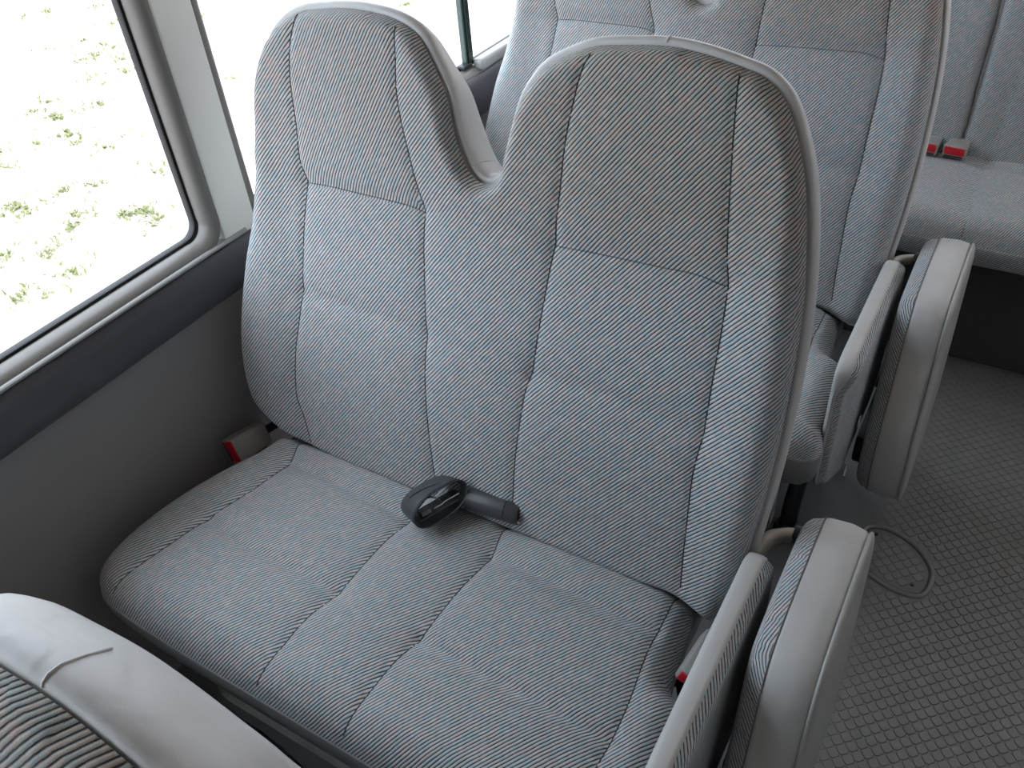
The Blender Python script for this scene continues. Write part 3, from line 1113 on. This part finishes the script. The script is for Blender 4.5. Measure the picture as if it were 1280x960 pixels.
# ------------------------------------------------------------------ rear bench
def build_bench():
    root = thing('rear_bench', 'rear bench seat across the back of the bus, with bluish grey cushion', 'bench seat', (-0.1, 2.2, 0.0))
    cl = crom([(-1.08, 2.0), (-1.07, 1.965), (-1.0, 1.955), (-.5, 1.955), (0, 1.955), (.5, 1.955), (.73, 1.957), (.77, 1.975), (.775, 2.05), (.775, 2.3), (.76, 2.38),
               (.5, 2.385), (0, 2.385), (-.5, 2.385), (-1.0, 2.385), (-1.075, 2.37), (-1.08, 2.25)], 0.016, True)
    T = [[(-.064, 2.37), (-.068, 2.2), (-.066, 2.1), (-.062, 2.0), (-.06, 1.957)], [(.27, 2.37), (.272, 2.2), (.27, 2.0), (.268, 1.957)],
         [(-.54, 2.37), (-.54, 2.2), (-.54, 1.957)]]
    K = [[(-.064, 2.26), (0, 2.245), (.1, 2.24), (.27, 2.25)], [(-.066, 2.115), (0, 2.10), (.1, 2.098), (.27, 2.11)]]

    def c3(x, y, h):
        return Vector((x, y, 0.385 + h))
    V, F, uv, hf = padded(cl, 0.013, [crom(t, 0.02) for t in T], [crom(t, 0.02) for t in K], 0.05, c3, bulge=0.008, rib_deg=56.0)
    c = mesh_obj('seat_cushion', V, F, M['fabric'], root, uv=uv)
    seam_thread(c, M['threadgrey'], T, hf, c3, 0.0009)
    V, F = band([[Vector((x, y, z)) for x, y in offset_loop(cl, o)] for z, o in ((.386, -.004), (.385, .001), (.38, .002), (.345, .001), (.335, -.006), (.332, -.05))])
    mesh_obj('cushion_skirt', V, F, M['fabric'], root, uv=np.array([(v.x * 0.7 + v.z * 0.7, v.z * 0.7 - v.x * 0.7) for v in V]))
    bm = bmesh.new()
    rbox(bm, (-1.08, 2.06, 0.0), (0.775, 2.36, 0.34), 0.006)
    bm_obj('fascia', bm, M['carpet'], root)
    for (x0, x1) in ((-1.07, -.603), (-.597, -.137), (-.129, .331), (.339, .775)):
        z0, z1 = 0.40, 1.12
        bl = crom([(x0, z0 + .03), (x0, .6), (x0, .8), (x0 + .01, .98), (x0 + .04, z1 - .04), (x0 + .09, z1), ((x0 + x1) / 2, z1 + .005), (x1 - .09, z1), (x1 - .04, z1 - .04),
                   (x1 - .01, .98), (x1, .8), (x1, .6), (x1, z0 + .03), (x1 - .02, z0), ((x0 + x1) / 2, z0), (x0 + .02, z0)], 0.016, True)
        sm = [[(x0 + .095, z1 - .01), (x0 + .088, .95), (x0 + .08, .75), (x0 + .066, .5), (x0 + .06, z0 + .01)], [(x1 - .10, z1 - .01), (x1 - .095, .95), (x1 - .09, .75), (x1 - .09, z0 + .01)]]
        k = 0.10

        def b3(x, z, h, k=k):
            return Vector((x, 2.316 + k * (z - .45), z)) + Vector((0, -1, k)).normalized() * h
        V, F, uv, hf = padded(bl, 0.013, [crom(t, 0.02) for t in sm], [[(x0 + .08, .885), (x1 - .09, .885)]], 0.016, b3, rib_deg=50.0)
        b = mesh_obj('backrest', V, F, M['fabric'], root, uv=uv)
        seam_thread(b, M['threadgrey'], sm, hf, b3, 0.0009)
        V, F = band([[b3(x, z, -d) for x, z in offset_loop(bl, o)] for d, o in ((0.0, -.002), (.002, .001), (.01, .002), (.06, .002), (.075, -.01))])
        V2, F2 = V, F + [tuple(4 * len(bl) + q for q in range(len(bl)))]
        mesh_obj('side_band', V2, F2, M['vinyl'], root)
    return root


build_bench()


# ------------------------------------------------------------------ belts and buckles
def frame_matrix(origin, fwd_, up_):
    f = Vector(fwd_).normalized()
    r = f.cross(Vector(up_)).normalized()
    u = r.cross(f)
    m = Matrix((r, f, u)).transposed().to_4x4()
    m.translation = Vector(origin)
    return m


def buckle(label, origin, fwd_, up_, L=0.058, w=0.036, h=0.026, stalk=True, group=None):
    """fwd points out of the release end"""
    root = thing('seat_belt_buckle', label, 'seat belt buckle', origin, group)
    m = frame_matrix(origin, fwd_, up_)
    bm = bmesh.new()
    v = rbox(bm, (-w / 2, -L, -h / 2), (w / 2, 0, h / 2), 0.005, 3)
    for q in v:
        t = -q.co.y / L                       # narrows towards the stalk
        q.co.x *= 1 - 0.16 * t
        q.co.z *= 1 - 0.10 * t
    bmesh.ops.transform(bm, matrix=m, verts=bm.verts)
    bm_obj('housing', bm, M['buckle'], root, smooth=True, auto=0.7)
    bm = bmesh.new()
    rbox(bm, (-w / 2 + .004, -.008, -h / 2 + .009), (w / 2 - .004, .0018, h / 2 - .0035), 0.002, 2, m)
    bm_obj('release_button', bm, M['red'], root, smooth=True, auto=0.7)
    bm = bmesh.new()
    rbox(bm, (-w / 2 + .006, -.008, -h / 2 + .003), (w / 2 - .006, .0006, -h / 2 + .0075), 0.0008, 1, m)
    bm_obj('tongue_slot', bm, M['rubber'], root)
    if stalk:
        bm = bmesh.new()
        rbox(bm, (-.008, -L - .05, -.003), (.008, -L + .004, .003), 0.001, 1, m)
        bm_obj('stalk', bm, M['rubber'], root)
    return root


buckle('grey buckle with red button between the middle seat and the side wall', (-1.090, .672, .397), (-0.10, -1, 0.10), (0.9, -0.05, 0.45), L=0.075, w=0.052, h=0.040)
buckle('grey buckle tucked into the cushion notch beside the folded jump seat', (-.186, .616, .424), (-0.12, -1, -0.10), (-1, 0, .35), L=0.075, w=0.036, h=0.024)
buckle('grey buckle with red button standing on the rear bench, half hidden by the second-row seat', (-.206, 2.25, .465), (-.10, -1, .02), (0, 0, 1), L=0.07, w=0.056, h=0.032,
       group='buckles on the rear bench')
buckle('grey buckle with red button on the rear bench, in full view below the backrest gap', (-.140, 2.25, .465), (-.10, -1, .02), (0, 0, 1), L=0.07, w=0.056, h=0.032,
       group='buckles on the rear bench')


def build_loop_belt():
    """flat webbing folded into a loop, seen into its open end, with the chrome tongue inside"""
    o = Vector((-.636, .697, .465))
    root = thing('lap_belt', 'dark lap belt folded into a loop with chrome tongue, on the middle cushion', 'seat belt', o)
    # a: long axis of the open end, b: short axis, t: axis of the loop (towards the back left)
    a = Vector((.040, .080, .006)).normalized()
    t = Vector((-.044, .034, -.026)).normalized()
    b = a.cross(t).normalized()
    if b.z < 0:
        b = -b
    t = (t - a * t.dot(a)).normalized()
    A, B, L = 0.050, 0.025, 0.058
    n = 48
    V, F = [], []
    def sec(s, k, out):
        an = 2 * PI * k / n
        ca, sa = math.cos(an), math.sin(an)
        ex = 0.8
        x = math.copysign(abs(ca) ** ex, ca) * (A - out)
        y = math.copysign(abs(sa) ** 0.9, sa) * (B - out)
        lean = 0.006 * (1 - s)
        return o + a * x + b * (y + lean * ca) + t * (s * L - 0.018)
    for out in (0, 0.0022):
        for s in (0.0, 0.04, 0.5, 0.96, 1.0):
            for k in range(n):
                V.append(sec(s, k, out + (0.0006 if s in (0.0, 1.0) and out == 0 else 0)))
    for lay in (0, 5):
        for i in range(4):
            for k in range(n):
                F.append(((lay + i) * n + k, (lay + i) * n + (k + 1) % n, (lay + i + 1) * n + (k + 1) % n, (lay + i + 1) * n + k))
    for i in (0, 4):
        for k in range(n):
            F.append((i * n + k, i * n + (k + 1) % n, (i + 5) * n + (k + 1) % n, (i + 5) * n + k))
    wb = mesh_obj('webbing_loop', V, F, M['webbing'], root)
    V, F = tube([sec(0.0, k, -0.0003) + t * 0.003 for k in range(0, n // 2 + 1)], 0.0008, 5)
    V2, F2 = tube([o + a * (A * (1 - 1.7 * q)) + b * (B * math.sqrt(max(0, 1 - (1 - 1.7 * q) ** 2)) + 0.0012) + t * (q * 0.032 - .010) for q in np.linspace(0.03, 0.98, 14)], 0.0008, 5)
    V, F = join([(V, F), (V2, F2)])
    mesh_obj('stitching', V, F, M['rubber'], wb)
    # inner flap and chrome tongue
    bm = bmesh.new()
    m = Matrix((a, t, b)).transposed().to_4x4()
    m.translation = o
    rbox(bm, (-.040, -.016, -.010), (.030, .028, -.007), .001, 1, m)
    bm_obj('webbing_flap', bm, M['plastic_dark'], root)
    bm = bmesh.new()
    rbox(bm, (.004, -.014, .000), (.036, .012, .0028), .0012, 2, m @ Matrix.Rotation(0.12, 4, 'X'))
    rbox(bm, (-.012, -.013, -.004), (.006, -.010, -.001), .0012, 2, m)
    bm_obj('tongue', bm, M['chrome'], root, smooth=True, auto=0.6)
    bm = bmesh.new()
    rbox(bm, (-.033, -.012, -.0065), (-.016, .01, .001), .001, 1, m)
    bm_obj('keeper', bm, M['taupe'], root)


build_loop_belt()


def build_sleeve():
    root = thing('belt_sleeve', 'dark cylindrical belt sleeve lying right of the looped lap belt', 'seat belt', (-.55, .745, .447))
    p0, p1 = Vector((-.604, .737, .452)), Vector((-.515, .751, .446))
    ax = (p1 - p0).normalized()
    L = (p1 - p0).length
    V, F = [], []
    prof = [(0.0, .012), (0.0, .0185), (.002, .0195), (.066, .0205), (.0665, .0195), (.068, .0195), (.0685, .0205), (L - .002, .0205), (L, .019), (L, .013), (L - .014, .012), (L - .014, .0)]
    u = ax.orthogonal().normalized()
    w = ax.cross(u)
    n = 32
    for s, r in prof:
        for k in range(n):
            an = 2 * PI * k / n
            V.append(p0 + ax * s + (u * math.cos(an) + w * math.sin(an)) * r)
    for i in range(len(prof) - 1):
        for k in range(n):
            F.append((i * n + k, i * n + (k + 1) % n, (i + 1) * n + (k + 1) % n, (i + 1) * n + k))
    F.append(tuple(range(n)))
    o = mesh_obj('sleeve', V, F, M['plastic_dark'], root)
    o.data.set_sharp_from_angle(angle=0.7)
    bm = bmesh.new()
    q = p1 + Vector((0.002, -.014, -.006))
    bmesh.ops.create_uvsphere(bm, u_segments=12, v_segments=8, radius=.003, matrix=Matrix.Translation(q))
    bm_obj('stud', bm, M['chrome'], root, smooth=True)


build_sleeve()


# ------------------------------------------------------------------ floor hatch
def build_hatch():
    root = thing('floor_hatch', 'rounded hatch plate in the aisle floor with raised grey rim and two screws', 'floor hatch', (.015, 1.318, 0))
    lp = crom(HATCH, .006, True)
    V, F = band([[Vector((x, y, z)) for x, y in offset_loop(lp, o)] for o, z in ((.0015, .0), (.001, .003), (-.001, .0055), (-.004, .0062), (-.007, .005), (-.0085, .002), (-.009, 0))])
    mesh_obj('rim', V, F, M['ring'], root)
    inn = offset_loop(lp, -.009)
    P, F = fill(inn, .012)
    mesh_obj('dark_joint', [(x, y, .0006) for x, y in P], F, M['rubber'], root)
    inn2 = offset_loop(lp, -.0115)
    P, F = fill(inn2, .012)
    plate = mesh_obj('cover_plate', [(x, y, .0012) for x, y in P], F, M['floorbase'], root)
    V, F = [], []
    # studs of the plate, on a lattice turned a little from the floor's
    n = 12
    pitch = .0182
    c, s = math.cos(0.80), math.sin(0.80)
    ring = []
    for k in range(n):
        an = 2 * PI * (k + .5) / n
        q = 1.0 / ((abs(math.cos(an)) ** 3.6 + abs(math.sin(an)) ** 3.6) ** (1 / 3.6))
        ring.append((q * math.cos(an) * c - q * math.sin(an) * s, q * math.cos(an) * s + q * math.sin(an) * c))
    scr = [(-.034, 1.371), (.058, 1.272)]
    for i in range(-14, 15):
        for j in range(-14, 15):
            x, y = .013 + (i * c - j * s) * pitch, 1.32 + (i * s + j * c) * pitch
            q = np.array([[x, y]])
            if not inside(q, inn2)[0] or seg_dist(q, inn2, True)[0] < .008:
                continue
            if min(math.hypot(x - a, y - b) for a, b in scr) < .016:
                continue
            o = len(V)
            for r, h in ((.0088, .0012), (.0084, .0022), (.0077, .0025)):
                V += [(x + a * r, y + b * r, h) for a, b in ring]
            for t in range(2):
                for k in range(n):
                    F.append((o + t * n + k, o + t * n + (k + 1) % n, o + (t + 1) * n + (k + 1) % n, o + (t + 1) * n + k))
            F.append(tuple(o + 2 * n + k for k in range(n)))
    mesh_obj('plate_studs', V, F, M['tile'], plate, smooth=False)
    for x, y in scr:
        bm = bmesh.new()
        bmesh.ops.create_cone(bm, cap_ends=True, segments=16, radius1=.0042, radius2=.0036, depth=.002, matrix=Matrix.Translation((x, y, .0022)))
        bm_obj('screw', bm, M['rubber'], root)


build_hatch()
